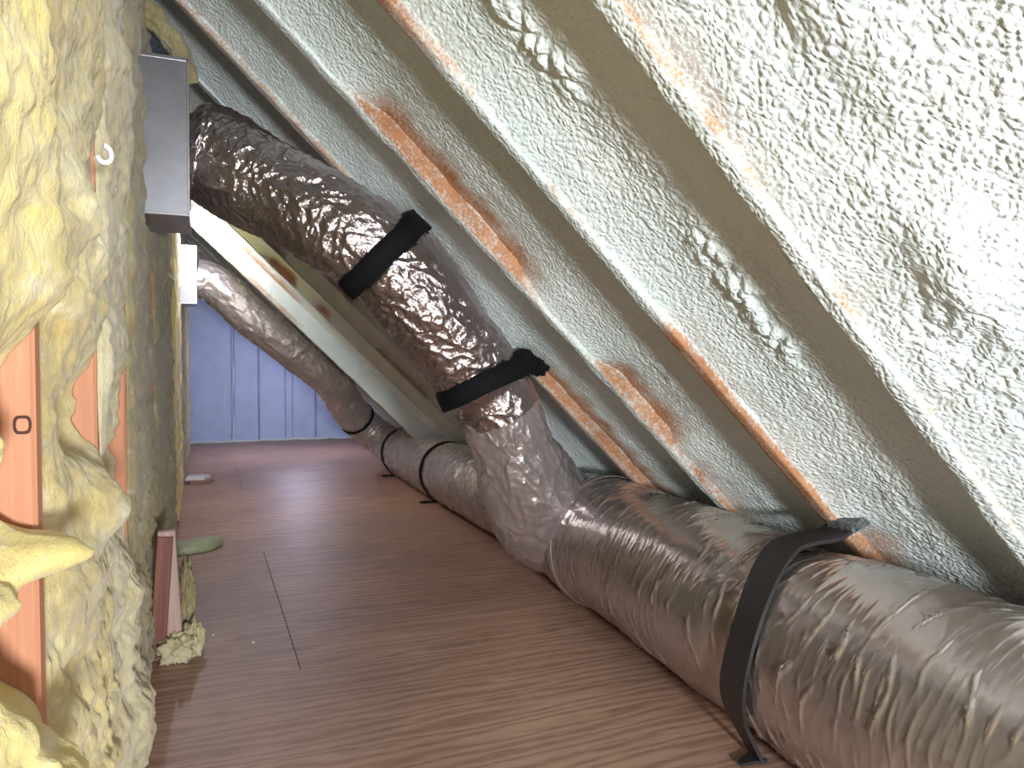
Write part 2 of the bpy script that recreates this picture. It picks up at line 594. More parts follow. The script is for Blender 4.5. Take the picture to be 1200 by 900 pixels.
# ------------------------------------------------------------------ floor
floor = empty('floor')
tag(floor, kind='structure')
g = 0.0010
sub = box('subfloor', -0.34, 2.35, -1.6, BACK_Y + 0.1, -0.06, -0.0185, M['deck'], floor, 0)
sheets = [(-0.34, 2.35, -1.6, 2.545), (-0.34, 0.285, 2.545, 4.25), (0.285, 2.35, 2.545, 4.25), (-0.34, 2.35, 4.25, 6.41),
          (-0.34, 0.276, 6.41, 8.30), (0.276, 2.35, 6.41, 8.30), (-0.34, 2.35, 8.30, BACK_Y + 0.05)]
for (x0, x1, y0, y1) in sheets:
    box('plywood_sheet', x0 + g, x1 - g, y0 + g * 0.3, y1 - g * 0.3, -0.018, 0.0, M['ply'], floor, 0.001)

# ------------------------------------------------------------------ ceiling: deck, rafters, sprayed foam in every bay
ceiling = empty('ceiling')
tag(ceiling, kind='structure')
S0, S1 = -0.36, 3.02
DECK_E = -0.15
v = []
for e in (DECK_E, DECK_E - 0.02):
    for (s, y) in ((S0, RY[0] - 0.7), (S1 + 0.1, RY[0] - 0.7), (S1 + 0.1, BACK_Y + 0.1), (S0, BACK_Y + 0.1)):
        v.append(roof_pt(s, y, e))
f = [(0, 1, 2, 3), (7, 6, 5, 4), (0, 4, 5, 1), (1, 5, 6, 2), (2, 6, 7, 3), (3, 7, 4, 0)]
fix_normals(mesh_obj('roof_deck', v, f, M['deck'], ceiling, smooth=False))

def sm(s, a, b, w=0.08):
    return sstep(a - w, a + w, s) * (1 - sstep(b - w, b + w, s))

def bare_near(k, s):
    """how far foam is missing on the near side of rafter k, 0..1 along s"""
    if k == 1:   return 0.48 * sm(s, 0.7, 1.22, 0.1) + 0.42 * sm(s, 1.38, 1.5, 0.05) + 0.28 * sm(s, 1.6, 2.1)
    if k == 2:   return 0.36 * sm(s, 0.2, 0.75, 0.12) + 0.16 * sm(s, 0.95, 1.35) + 0.30 * sm(s, 1.40, 2.25, 0.06) + 0.75 * sm(s, 2.25, 2.9, 0.06)
    if k == 3:   return 0.95 * sm(s, 0.55, 1.25, 0.12) + 0.15 * sm(s, 1.3, 1.55) + 0.95 * sm(s, 1.60, 1.98, 0.08) + 0.5 * sm(s, 2.02, 2.9)
    if k == 4:   return 0.25 + 0.55 * sm(s, 0.85, 1.2, 0.1) + 0.65 * sm(s, 1.55, 2.9, 0.1)
    if k == 9:   return 0.8 * sm(s, 0.55, 0.8, 0.05) + 0.8 * sm(s, 1.0, 1.12, 0.05)
    if k == 10:  return 0.8 * sm(s, 0.1, 0.95, 0.15)
    return 0.4 * (np.sin(s * 5 + k * 2.3) > 0.4)

def bare_bottom(k, s):
    if k == 1:   return 0.12 + 0 * s
    if k == 2:   return 0.95 * sm(s, -0.5, 0.62, 0.15) + 0.10 + 0.95 * sm(s, 1.42, 3.2, 0.06)
    if k == 3:   return 0.10 + 0 * s
    if k == 4:   return 0.75 + 0 * s
    if k == 10:  return 0.0 * s
    return 0.2 + 0.3 * np.sin(s * 4 + k)

def make_rafter(k):
    drop = 0.115 if k == 10 else 0.0
    y1 = RY[k]
    y0 = y1 - RW
    n = 260 if k <= 4 else 110
    s = np.linspace(S0, S1, n)
    prof = [(0, -0.148), (0, -0.11), (0, -0.08), (0, -0.06), (0, -0.042), (0, -0.03), (0, -0.02), (0, -0.010), (0, -0.003), (0.10, 0.0), (0.35, 0.0), (0.65, 0.0), (0.9, 0.0), (1, -0.003), (1, -0.012), (1, -0.05), (1, -0.148)]
    V = np.zeros((n, len(prof), 3))
    Bv = np.zeros((n, len(prof)))
    bn = bare_near(k, s)
    bb = bare_bottom(k, s)
    for j, (py, pe) in enumerate(prof):
        e = pe + (drop if pe > -0.1 else 0)
        yy = y0 + (y1 - y0) * py
        coat = 0.004 * fbm(s * 9, 7.7 * k + j * 0.3, pe * 30, 3) * (0.4 if k in (2, 4) else 1.0)
        V[:, j] = np.array([0, 0, ROOF_A])[None] + U[None] * s[:, None] + N[None] * (e + coat)[:, None]
        V[:, j, 1] = yy + coat * 0.6
        jag = 0.25 * fbm(s * 14, k * 3.1, j * 0.5, 3)
        if py == 0:
            depth = -pe
            reach = 0.010 + 0.050 * bn
            Bv[:, j] = np.clip((0.35 + bn * 1.0) * (bn > 0.03) * (1 - sstep(reach * 0.75, reach * 1.35, depth)) + jag * (bn > 0.05), 0, 1)
            if depth < 0.012:
                Bv[:, j] = np.maximum(Bv[:, j] * 0.9, bb)
        else:
            Bv[:, j] = np.clip(bb + jag * 0.6 * (bb > 0.2), 0, 1)
    if k == 10:
        for j, (py, pe) in enumerate(prof):
            if py == 0:
                Bv[:, j] = (0.75 * sm(s, 0.02, 1.05, 0.1) * (-0.035 < pe < -0.002))
    F = grid_faces(n, len(prof))
    o = mesh_obj('rafter', V.reshape(-1, 3), F, M['rafter'], ceiling, attrs={'bare': Bv})
    return fix_normals(o)

def make_bay(k):
    """foam between rafter k-1 and rafter k"""
    ya, yb = RY[k - 1] - 0.002, RY[k] - RW + 0.002
    ns, nt_ = {1: (760, 190), 2: (760, 210), 3: (460, 130), 4: (380, 110)}.get(k, (170, 46))
    s = np.linspace(S0, S1, ns)[:, None]
    t = np.linspace(0, 1, nt_)[None]
    y = ya + (yb - ya) * t + 0 * s
    s = s + 0 * t
    bn = bare_near(k, s)
    depth = 0.066 + 0.010 * fbm(s * 1.7, k * 9.1, t * 1.3, 2)
    edge_n = 0.008 + (0.02 if k == 1 else 0.045) * np.clip(bn, 0, 1) + 0.006 * fbm(s * 11, k * 4.4, 0.5, 3)     # at the rafter facing the camera
    edge_f = 0.014 + 0.006 * fbm(s * 9, k * 2.2, 3.5, 3)
    if k == 10:
        edge_n = edge_n * 0 + 0.02
    w = np.abs(2 * t - 1)
    side = np.where(t > 0.5, edge_n, edge_f)
    e = -(side + (depth - side) * (1 - w ** 2.2))
    env = 1 - w ** 6
    x3 = s * 1.0
    if k == 1:
        wr = fbm(s * 3.1, y * 3.1, 1.0, 3) * 0.35
        q = worley2(s * 38 + wr * 9, y * 44 + wr * 12 + s * 8, 3)
        q2 = worley2(s * 17 + wr * 8, y * 22 + wr * 7, 9)
        cr = sstep(0.0, 0.6, 0.2 + fbm(s * 2.2, y * 2.6, 7.7, 2))
        e = e + env * (0.0058 * (0.55 - q) * (0.6 + 0.7 * cr) + 0.009 * (0.5 - q2) * (0.25 + cr)) + env * 0.007 * fbm(s * 6, y * 7, 2.0, 3)
        e = e + 0.030 * np.exp(-(((s - 1.42) / 0.13) ** 2 + ((y - 0.80) / 0.06) ** 2))
        e = e + 0.018 * np.exp(-(((s - 1.00) / 0.20) ** 2 + ((y - 0.74) / 0.07) ** 2))
    else:
        e = e + env * 0.006 * fbm(s * 4, y * 5, k * 3.3, 3)
        q = worley2(s * 52 + 2 * fbm(s * 3, y * 3, k, 2), y * 62, k)
        e = e + env * 0.0026 * (0.5 - q)
        mid = np.exp(-(((t - (0.57 + 0.07 * np.sin(s * 2.1 + k))) / 0.11) ** 2))
        m2 = 0.3 * mid * sstep(0.0, 0.5, fbm(s * 2.6, k * 5.0, 0.0, 2))
        if k == 2:
            m2 = np.maximum(m2, 1.1 * mid * sm(s, 0.60, 0.88, 0.08))
            m2 = np.maximum(m2, 1.0 * mid * sm(s, 1.25, 1.62, 0.12))
        qb = worley2(s * 24 + 1.2 * fbm(s * 7, y * 7, 2.0, 2), y * 25 + 0.8 * fbm(s * 8, y * 8, 6.0, 2), k + 20)
        e = e + m2 * (0.017 * np.clip(1 - (qb / 0.62) ** 2, 0, 1) + 0.004)
        q3 = worley2(s * 55, y * 60, k + 40)
        e = e + mid * 0.004 * np.clip(0.6 - q3, 0, 1)
    P = np.array([0, 0, ROOF_A])[None, None] + U * s[..., None] + N * e[..., None]
    P[..., 1] = y
    jag = 0.2 * fbm(s * 12, k * 2.1, t * 3, 3)
    br = np.clip(bn * 1.1, 0, 1) * sstep(0.66, 0.98, t + jag * 0.30)
    if k == 1:
        br = np.clip(bn, 0, 1) * sstep(0.86, 0.99, t + jag * 0.2)
    F = grid_faces(ns, nt_)
    o = mesh_obj('foam_fill', P.reshape(-1, 3), F, M['foam'], ceiling, attrs={'bare': br})
    return o

for k in range(0, 19):
    make_rafter(k)
for k in range(1, 19):
    make_bay(k)

# ------------------------------------------------------------------ back wall of pale blue boards
wall_back = empty('wall_back')
tag(wall_back, kind='structure')
box('wall_backing', -0.34, 2.4, BACK_Y + 0.012, BACK_Y + 0.05, 0, 2.45, M['sheath'], wall_back, 0)
edges = [-0.33, 0.33, 0.345, 0.66, 1.005, 1.09, 1.40, 2.3]
for i in range(len(edges) - 1):
    x0, x1 = edges[i] + 0.0035, edges[i + 1] - 0.0035
    dz = [0, 0.008, -0.004, 0.004, 0.006, 0, 0.003][i]
    nx, nz = 14, 60
    X = np.linspace(x0, x1, nx)[None]
    Z = np.linspace(0.002, min(2.3, ROOF_A + 0.1 - 0.967 * (x0)), nz)[:, None]
    inset = 0.006 * ((np.minimum(X - x0, x1 - X)) < 0.001)
    Y = BACK_Y - dz + inset + 0.006 * fbm(X * 3 + i, Z * 2.2, 0.3, 3) + 0 * Z
    V = np.stack([X + 0 * Z, Y, Z + 0 * X], -1)
    fr = V.reshape(-1, 3)
    o = mesh_obj('wall_panel', fr, grid_faces(nz, nx)[:, ::-1], M['bluewall'], wall_back)
    sol = o.modifiers.new('thick', 'SOLIDIFY')
    sol.thickness = 0.010
    sol.offset = -1
# rough bead of foam along the foot of the wall, and two runs of foam in the joints
xs = np.linspace(-0.3, 2.1, 90)
pts = [(x, BACK_Y - 0.012, 0.012 + 0.012 * math.sin(x * 23) * math.sin(x * 7)) for x in xs]
tb = Tube(pts, 160, lambda t: 0.022)
tube_obj('foam_bead', tb, 14, M['bead'], wall_back, lambda u, th: 0.010 * fbm(u * 14, np.cos(th), np.sin(th), 3), 0.001)
for (x, z0, z1, r) in ((0.34, 0.03, 1.35, 0.010), (1.06, 0.03, 0.85, 0.012), (0.24, 0.05, 0.8, 0.008)):
    zz = np.linspace(z0, z1, 20)
    tb = Tube([(x + 0.012 * math.sin(z * 9), BACK_Y - 0.006, z) for z in zz], 60, lambda t: r, (0, 1, 0))
    tube_obj('foam_bead', tb, 10, M['bead'], wall_back, lambda u, th: 0.006 * fbm(u * 16, np.cos(th), np.sin(th), 3))

# ------------------------------------------------------------------ left knee wall: sheathing, plate, studs
wall_left = empty('wall_left')
tag(wall_left, kind='structure')
box('wall_sheathing', -0.335, -0.32, -0.6, BACK_Y, 0, 2.36, M['sheath'], wall_left, 0)
box('bottom_plate', -0.32, WALL_X - 0.002, -0.6, BACK_Y, 0.001, 0.040, M['stud'], wall_left, 0.003)
SY = [0.524 + 0.552 * k for k in range(18)]        # far edge of each stud; SY[1] = 1.076
def make_stud(y1, m):
    nz = 40
    prof = [(-0.32, 0), (-0.190, 0), (WALL_X, 0.005), (WALL_X, 0.033), (-0.190, 0.038), (-0.32, 0.038)]
    zz = np.linspace(0.041, 2.24, nz)
    V = []
    for z in zz:
        for (x, dy) in prof:
            V.append((x + 0.0015 * math.sin(z * 3 + y1), y1 - 0.038 + dy, z))
    k = len(prof)
    F = [(i * k + a, i * k + (a + 1) % k, (i + 1) * k + (a + 1) % k, (i + 1) * k + a) for i in range(nz - 1) for a in range(k)]
    return fix_normals(mesh_obj('stud', V, F, m, wall_left, smooth=False))
studs = [make_stud(y, M['stud']) for y in SY]
# the dark ring of a knot on the nearest stud
kn = []
y_face = SY[1] - 0.038 - 0.0008
for i in range(28):
    a = 2 * math.pi * i / 28
    for rr, dy in ((1.0, 0), (0.84, -0.0012), (0.68, 0)):
        kn.append((-0.199 + 0.0095 * rr * math.cos(a), y_face + dy, 0.931 + 0.0125 * rr * (math.sin(a) + 0.12 * math.sin(3 * a))))
F = [(i * 3 + b, ((i + 1) % 28) * 3 + b, ((i + 1) % 28) * 3 + b + 1, i * 3 + b + 1) for i in range(28) for b in range(2)]
tag(fix_normals(mesh_obj('knot', kn, F, M['knot'], studs[1])), 'dark ring of a knot in the wood')

# ------------------------------------------------------------------ glass wool batts in the knee wall bays (each a thing)
def gauss(y, z, y0, z0, sy, sz):
    return np.exp(-(((y - y0) / sy) ** 2 + ((z - z0) / sz) ** 2))

def make_batt(k, mat, label, base=0.012, bumps=(), group=None, amp=1.0, n=None, z0=0.042, z1=2.22):
    ya, yb = SY[k] + 0.001, SY[k + 1] - 0.039
    ny, nz = n or (40, 120)
    t = np.linspace(0, 1, ny)[None]
    z = np.linspace(z0, z1, nz)[:, None]
    y = ya + (yb - ya) * t + 0 * z
    z = z + 0 * t
    B = base + amp * (0.020 * fbm(y * 2.6 + k * 7, z * 5.0, 1.5, 3) + 0.011 * fbm(y * 7, z * 13, k * 2.0, 3, 0.5) + 0.004 * fbm(y * 26, z * 30, k * 3.0, 2))
    B = B + (1 - sstep(0.5, 0.8, z)) * (0.014 * fbm(y * 17, z * 13, k * 1.7, 3, 0.55) - 0.012 * np.abs(fbm(y * 9, z * 8, k * 4.1, 2)))
    for (y0, zc, sy, sz, h) in bumps:
        rag = 1 + (0.5 * fbm(y * 7 + y0, z * 13, k * 1.3, 4, 0.55) if h > 0 else 0.35 * fbm(y * 8, z * 14, k * 1.9, 3))
        B = B + h * gauss(y, z, y0, zc, sy, sz) * rag
    B = np.clip(B, -0.10, 0.16)
    B = np.where(B > 0.045, 0.045 + 0.035 * np.tanh((B - 0.045) / 0.035), B)
    # where the wool bulges past the stud faces it also spreads over them
    ex = sstep(-0.002, 0.02, B) * 0.024
    y = y + (2 * t - 1) * ex * np.abs(2 * t - 1) ** 3
    rim = sstep(0.93, 1.0, np.abs(2 * t - 1))
    B = B - rim * np.clip(B, 0, 1) * 0.75
    X = WALL_X + B
    front = np.stack([X, y, z], -1)
    # close the batt: wrap a back face
    back = np.stack([np.full_like(X, -0.318), np.clip(y, ya, yb), z], -1)
    V = np.concatenate([front.reshape(-1, 3), back.reshape(-1, 3)])
    nf = ny * nz
    F1 = grid_faces(nz, ny)
    F2 = grid_faces(nz, ny)[:, ::-1] + nf
    def strip(ids):
        a, b = ids[:-1], ids[1:]
        return np.stack([a, b, b + nf, a + nf], -1)
    idx = np.arange(nf).reshape(nz, ny)
    F = np.concatenate([F1, F2, strip(idx[:, 0])[:, ::-1], strip(idx[:, -1]), strip(idx[0]), strip(idx[-1])[:, ::-1]])
    o = mesh_obj('insulation_batt', V, F, mat)
    tag(o, label, 'insulation', group or 'insulation batts in the knee wall')
    return fix_normals(o)

make_batt(0, M['wool_bright'], 'bright yellow glass wool batt nearest the camera, left of the first exposed stud', 0.0,
          [(0.96, 0.87, 0.15, 0.12, -0.12), (1.0, 0.69, 0.09, 0.06, -0.13), (0.99, 0.80, 0.055, 0.045, 0.10), (0.92, 0.775, 0.08, 0.05, 0.07), (0.84, 0.92, 0.05, 0.06, 0.06), (0.97, 1.07, 0.10, 0.05, 0.02), (0.88, 0.58, 0.08, 0.09, 0.06),
           (0.90, 1.30, 0.2, 0.2, 0.03), (0.92, 0.46, 0.10, 0.10, 0.035), (1.02, 1.12, 0.07, 0.07, 0.02)], amp=0.6, n=(150, 420))
make_batt(1, M['wool'], 'yellow glass wool batt between first and second exposed studs, torn open around mid height', 0.008,
          [(1.50, 0.925, 0.10, 0.070, -0.13), (1.34, 0.935, 0.08, 0.06, -0.05), (1.25, 1.20, 0.16, 0.14, 0.04), (1.42, 0.78, 0.10, 0.06, 0.040), (1.25, 0.66, 0.14, 0.10, 0.02), (1.48, 0.74, 0.07, 0.05, 0.03),
           (1.09, 0.78, 0.06, 0.24, -0.035), (1.5, 0.35, 0.2, 0.2, 0.02)], n=(150, 420))
make_batt(2, M['wool_pale'], 'pale dusty glass wool batt between second and third exposed studs, bulging low down', 0.008,
          [(2.03, 0.80, 0.13, 0.17, -0.09), (1.78, 0.80, 0.10, 0.15, -0.02), (1.9, 0.2, 0.2, 0.12, 0.055), (1.85, 0.5, 0.15, 0.10, 0.035), (1.9, 1.6, 0.2, 0.3, 0.02)], n=(120, 360))
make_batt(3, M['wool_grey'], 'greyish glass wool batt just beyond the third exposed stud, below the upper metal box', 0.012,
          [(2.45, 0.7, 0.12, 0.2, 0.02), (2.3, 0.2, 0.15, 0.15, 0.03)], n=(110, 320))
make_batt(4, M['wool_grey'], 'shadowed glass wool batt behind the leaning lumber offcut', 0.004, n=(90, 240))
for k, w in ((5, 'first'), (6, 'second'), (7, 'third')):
    make_batt(k, M['wool_grey'], w + ' shade-darkened glass wool batt past the leaning offcut, in the dim run before the lamp', 0.016, n=(60, 180))
make_batt(8, M['wool_bright'], 'glass wool batt beside the glowing lamp, its face lit almost white at the top', 0.026, amp=0.5, n=(70, 260))  # here and on the next batt, lamp light put into brighter wool colour
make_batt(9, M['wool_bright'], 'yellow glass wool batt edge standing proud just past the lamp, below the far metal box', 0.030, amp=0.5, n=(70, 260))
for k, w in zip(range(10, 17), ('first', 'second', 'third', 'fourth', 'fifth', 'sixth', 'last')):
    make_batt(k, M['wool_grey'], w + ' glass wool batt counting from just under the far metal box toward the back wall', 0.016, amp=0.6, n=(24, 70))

# white washer-like scrap stuck in the near wool
wl = empty('plastic_scrap', (-0.150, 1.36, 1.333), (0, 0, math.radians(-62)))
tag(wl, 'small white plastic scrap stuck in the yellow wool near the top left', 'scrap')
V = []
for i in range(20):
    a = math.radians(200 + 250 * i / 19)
    for (rr, d) in ((0.014, 0), (0.014, 0.005), (0.008, 0.005), (0.008, 0)):
        V.append((d * 2 + 0.006, rr * math.cos(a), rr * math.sin(a) * 1.2))
F = [(i * 4 + a, i * 4 + (a + 1) % 4, (i + 1) * 4 + (a + 1) % 4, (i + 1) * 4 + a) for i in range(19) for a in range(4)]
F += [(3, 2, 1, 0), (76, 77, 78, 79)]
fix_normals(mesh_obj('plastic_curl', V, F, M['white'], wl, smooth=False))

# loose strand of wool draped from the roof over the upper box
tb = Tube([(-0.20, 2.92, 2.235), (-0.15, 2.90, 2.195), (-0.10, 2.88, 2.135), (-0.06, 2.88, 2.07), (-0.035, 2.9, 1.99)], 90, lambda t: 0.046 * (1 - 0.55 * t))
V = tb.surf(36, lambda u, th: 0.014 * fbm(u * 16, np.cos(th) * 1.4, np.sin(th) * 1.4, 4))
st = mesh_obj('wool_strand', V.reshape(-1, 3), grid_faces(90, 36, True), M['wool_grey'])
tag(st, 'loose strand of yellow wool hanging down behind the upper metal box', 'insulation')

# ------------------------------------------------------------------ sheet metal boxes on the knee wall
def metal_box(name, x0, x1, y0, y1, z0, z1, label, duct_c, duct_r):
    root = empty(name, ((x0 + x1) / 2, (y0 + y1) / 2, z0))
    tag(root, label, 'duct box', 'sheet metal duct boxes on the knee wall')
    b = sub_frame(box('box_body', x0, x1, y0, y1, z0, z1, M['galv'], None, 0.002), root)
    # folded hems round the near face
    for (a0, a1, c0, c1) in ((x0 - 0.002, x1 + 0.003, z0 - 0.004, z0 + 0.006), (x0 - 0.002, x1 + 0.003, z1 - 0.006, z1 + 0.004)):
        sub_frame(box('hem', a0, a1, y0 - 0.004, y0 + 0.004, c0, c1, M['galv_edge'], None, 0.001), root)
    sub_frame(box('hem', x1 - 0.004, x1 + 0.003, y0 - 0.004, y0 + 0.004, z0, z1, M['galv_edge'], None, 0.001), root)
    # round collar the duct slides over
    tb = Tube([(x1 - 0.002, duct_c[1], duct_c[2]), (x1 + 0.03, duct_c[1], duct_c[2]), (x1 + 0.075, duct_c[1], duct_c[2])], 8, lambda t: duct_r)
    sub_frame(mesh_obj('collar', tb.surf(40).reshape(-1, 3), grid_faces(8, 40, True), M['galv']), root)
    return root

metal_box('duct_box', -0.20, -0.042, 2.66, 3.04, 1.487, 1.985, 'larger galvanised sheet metal box high on the knee wall, feeding the hanging duct', (0, 2.85, 1.74), 0.13)
metal_box('duct_box', -0.19, -0.052, 6.40, 6.78, 1.49, 1.935, 'smaller looking galvanised metal box farther along the wall, below the lamp', (0, 6.58, 1.70), 0.13)

# ------------------------------------------------------------------ ducts
def crease(u, th, fu, ft, seed, sharp=2.0):
    c, s = np.cos(th), np.sin(th)
    w = 0.35 * fbm(u * 3.0, c * 1.5 + seed, s * 1.5, 2)
    n = perlin(u * fu + w * 3 + 0.35 * fu * 0.1 * c, c * ft + seed, s * ft)
    return (1 - np.abs(n)) ** sharp

# 1. big trunk on the floor with its wye
duct = empty('trunk_duct', (1.46, 1.3, 0))
tag(duct, 'large foil wrapped duct lying on the plywood in the right foreground', 'duct')
trunk = Tube([(1.30, -0.9, 0.266), (1.38, 0.3, 0.266), (1.445, 1.25, 0.264), (1.47, 1.56, 0.262), (1.51, 2.1, 0.268), (1.545, 2.62, 0.270), (1.55, 2.80, 0.268)], 1000,
             lambda t: 0.266 - 0.010 * math.exp(-((t - 0.665) / 0.02) ** 2) + 0.004 * math.sin(t * 26))
def hoops(u, th, per_m, seed, power, slant=0.35):
    """thin folds of the jacket running round the duct"""
    c, s = np.cos(th), np.sin(th)
    ph = u * per_m + 0.9 * perlin(u * 3.0, c * 1.1 + seed, s * 1.1) + slant * np.cos(th - 2.2) + 0.25 * perlin(u * 14, c * 3, s * 3 + seed)
    mask = sstep(-0.15, 0.45, fbm(u * 7.0, c * 2.6 + seed * 2, s * 2.6, 2))
    return mask * (1 - np.abs(np.sin(np.pi * ph))) ** power
def trunk_disp(u, th):
    c, s = np.cos(th), np.sin(th)
    d = 0.007 * fbm(u * 2.6, c * 1.2, s * 1.2, 2)
    d = d + 0.0095 * hoops(u, th, 12, 3.0, 10) + 0.0045 * hoops(u, th, 23, 8.0, 7) + 0.0012 * hoops(u, th, 41, 5.0, 3)
    d = d + 0.0012 * (crease(u + 0.05 * c, th, 16, 2.0, 8.0, 8) - 0.3)
    return d
o = tube_obj('duct_sleeve', trunk, 260, M['foil'], None, trunk_disp, 0.002)
sub_frame(o, duct)

wye = Tube([(1.555, 2.76, 0.266), (1.57, 2.95, 0.262), (1.60, 3.3, 0.250), (1.635, 3.75, 0.236)], 160, lambda t: 0.264 - 0.040 * t)
def wye_disp(u, th):
    c, s = np.cos(th), np.sin(th)
    return 0.012 * fbm(u * 4, c * 1.6, s * 1.6, 3) + 0.006 * (crease(u, th, 14, 2.2, 1.0, 4) - 0.4)
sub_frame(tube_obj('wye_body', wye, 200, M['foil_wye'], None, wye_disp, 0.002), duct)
leg = Tube([(1.57, 3.26, 0.27), (1.49, 3.11, 0.285), (1.355, 2.95, 0.375), (1.195, 2.81, 0.56), (1.09, 2.725, 0.74), (1.02, 2.69, 0.88), (0.985, 2.68, 0.94)], 220,
           lambda t: 0.228 - 0.078 * sstep(0.35, 0.85, t))
def leg_disp(u, th):
    c, s = np.cos(th), np.sin(th)
    return 0.012 * fbm(u * 5, c * 1.7 + 2, s * 1.7, 3) + 0.009 * (crease(u, th, 11, 2.4, 5.0, 4) - 0.4) + 0.003 * (crease(u, th, 28, 4, 2.0, 3) - 0.4)
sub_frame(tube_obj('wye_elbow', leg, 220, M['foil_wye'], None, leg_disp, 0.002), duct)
# taped joint between sleeve and wye
sub_frame(ring_band('tape_band', trunk, 0.986, 0.06, 0.005, 0.004, M['foil'], None, floor=0.003, m=120), duct)

# 2. hanging branch, wye to upper box
branch = empty('hanging_duct', (0.97, 2.6, 0.88))
tag(branch, 'crinkled foil duct hanging under the rafters, rising to the larger metal box', 'duct')
bt = Tube([(1.045, 2.695, 0.835), (0.99, 2.675, 0.925), (0.80, 2.60, 1.13), (0.585, 2.58, 1.36), (0.375, 2.64, 1.51), (0.18, 2.75, 1.63), (0.06, 2.83, 1.715), (-0.035, 2.85, 1.74)], 420,
          lambda t: 0.160 - 0.012 * math.exp(-((t - 0.085) / 0.03) ** 2) - 0.012 * math.exp(-((t - 0.49) / 0.03) ** 2) + 0.012 * sstep(0.75, 0.95, t) - 0.02 * sstep(0.97, 1.0, t))
def branch_disp(u, th):
    c, s = np.cos(th), np.sin(th)
    calm = 1 - 0.85 * np.exp(-((u / bt.L - 0.085) / 0.05) ** 2) - 0.85 * np.exp(-((u / bt.L - 0.49) / 0.035) ** 2)
    d = 0.008 * fbm(u * 4, c * 1.6, s * 1.6, 3)
    d = d + 0.008 * (crease(u, th, 15, 2.2, 4.0, 4) - 0.4)
    d = d + 0.005 * (crease(u, th, 32, 4.0, 9.0, 3) - 0.4)
    return (d + 0.0015 * fbm(u * 60, c * 9, s * 9, 2)) * calm
sub_frame(tube_obj('duct_sleeve', bt, 240, M['foil_crinkled'], None, branch_disp), branch)

# 3. far duct along the floor then up to the far box
fard = empty('far_duct', (1.64, 5.3, 0))
tag(fard, 'foil duct running along the far floor behind the wye, rising to the farther metal box', 'duct')
ft = Tube([(1.635, 3.70, 0.232), (1.65, 4.4, 0.226), (1.665, 5.3, 0.222), (1.69, 6.3, 0.215), (1.69, 7.0, 0.222), (1.60, 7.36, 0.29), (1.42, 7.36, 0.44), (1.22, 7.15, 0.65), (1.06, 6.92, 0.865), (0.74, 6.72, 1.12), (0.40, 6.60, 1.38), (0.16, 6.57, 1.61), (0.04, 6.58, 1.69), (-0.045, 6.58, 1.70)], 520,
          lambda t: 0.222 - 0.058 * sstep(0.46, 0.62, t) - 0.01 * math.exp(-((t - 0.72) / 0.012) ** 2) - 0.012 * math.exp(-((t - 0.263) / 0.01) ** 2))
def far_disp(u, th):
    c, s = np.cos(th), np.sin(th)
    return 0.007 * fbm(u * 4, c * 1.6 + 3, s * 1.6, 3) + 0.008 * (crease(u, th, 13, 2.0, 7.0, 4) - 0.4) + 0.004 * (crease(u, th, 30, 4, 2.0, 3) - 0.4)
sub_frame(tube_obj('duct_sleeve', ft, 150, M['foil_far'], None, far_disp, 0.002), fard)

# ------------------------------------------------------------------ straps
def circ(cx, cz, r, a):
    a = math.radians(a)
    return (cx + r * math.cos(a), cz + r * math.sin(a))
# big strap over the trunk: floor foot, round the left and top of the duct, up to the third rafter
ns = empty('duct_strap', (1.27, 1.53, 0))
tag(ns, 'wide dark grey strap holding the big foreground duct between floor and rafter', 'strap', 'straps around the ducts')
path = []
cx, cz, rr = 1.468, 0.264, 0.279
path += [(1.288, 1.518, 0.008), (1.275, 1.520, 0.035)]
for a in range(212, 84, -12):
    x, z = circ(cx, cz, rr, a)
    path.append((x, 1.525 + 0.02 * (212 - a) / 128 - 0.068 * math.sin(math.pi * min(1.0, (212 - a) / 110)) ** 1.2, z))
path += [(1.545, 1.548, 0.546), (1.60, 1.548, 0.566), (1.625, 1.548, 0.572)]
sub_frame(strip_path('webbing', path, (0.12, 1, 0), 0.098, 0.010, M['strap_dark'], None, 110, wfun=lambda t: 0.62 + 0.38 * sstep(0.02, 0.25, t)), ns)
sub_frame(strip_path('strap_foot', [(1.300, 1.522, 0.006), (1.262, 1.515, 0.007), (1.225, 1.505, 0.010)], (0.1, 1, 0), 0.055, 0.008, M['strap_dark'], None, 12, wfun=lambda t: 1 - 0.75 * t), ns)
ep = sub_frame(strip_path('strap_end', [(1.575, 1.535, 0.570), (1.625, 1.535, 0.588), (1.675, 1.536, 0.608)], (0, 1, 0.0), 0.085, 0.026, M['strap_end'], None, 16), ns)
tag(ep, 'foam speckled fastened end of the strap')
for (x, y, z) in ((1.655, 1.527, 0.603), (1.645, 1.548, 0.600), (1.66, 1.56, 0.605)):
    q = lump('screw', (x, y, z), (0.006, 0.006, 0.004), M['screw'], None, 0.1, nu=10, nv=6)
    q.parent = ep
    q.matrix_parent_inverse = ns.matrix_basis.copy()
    q.matrix_parent_inverse = Matrix()

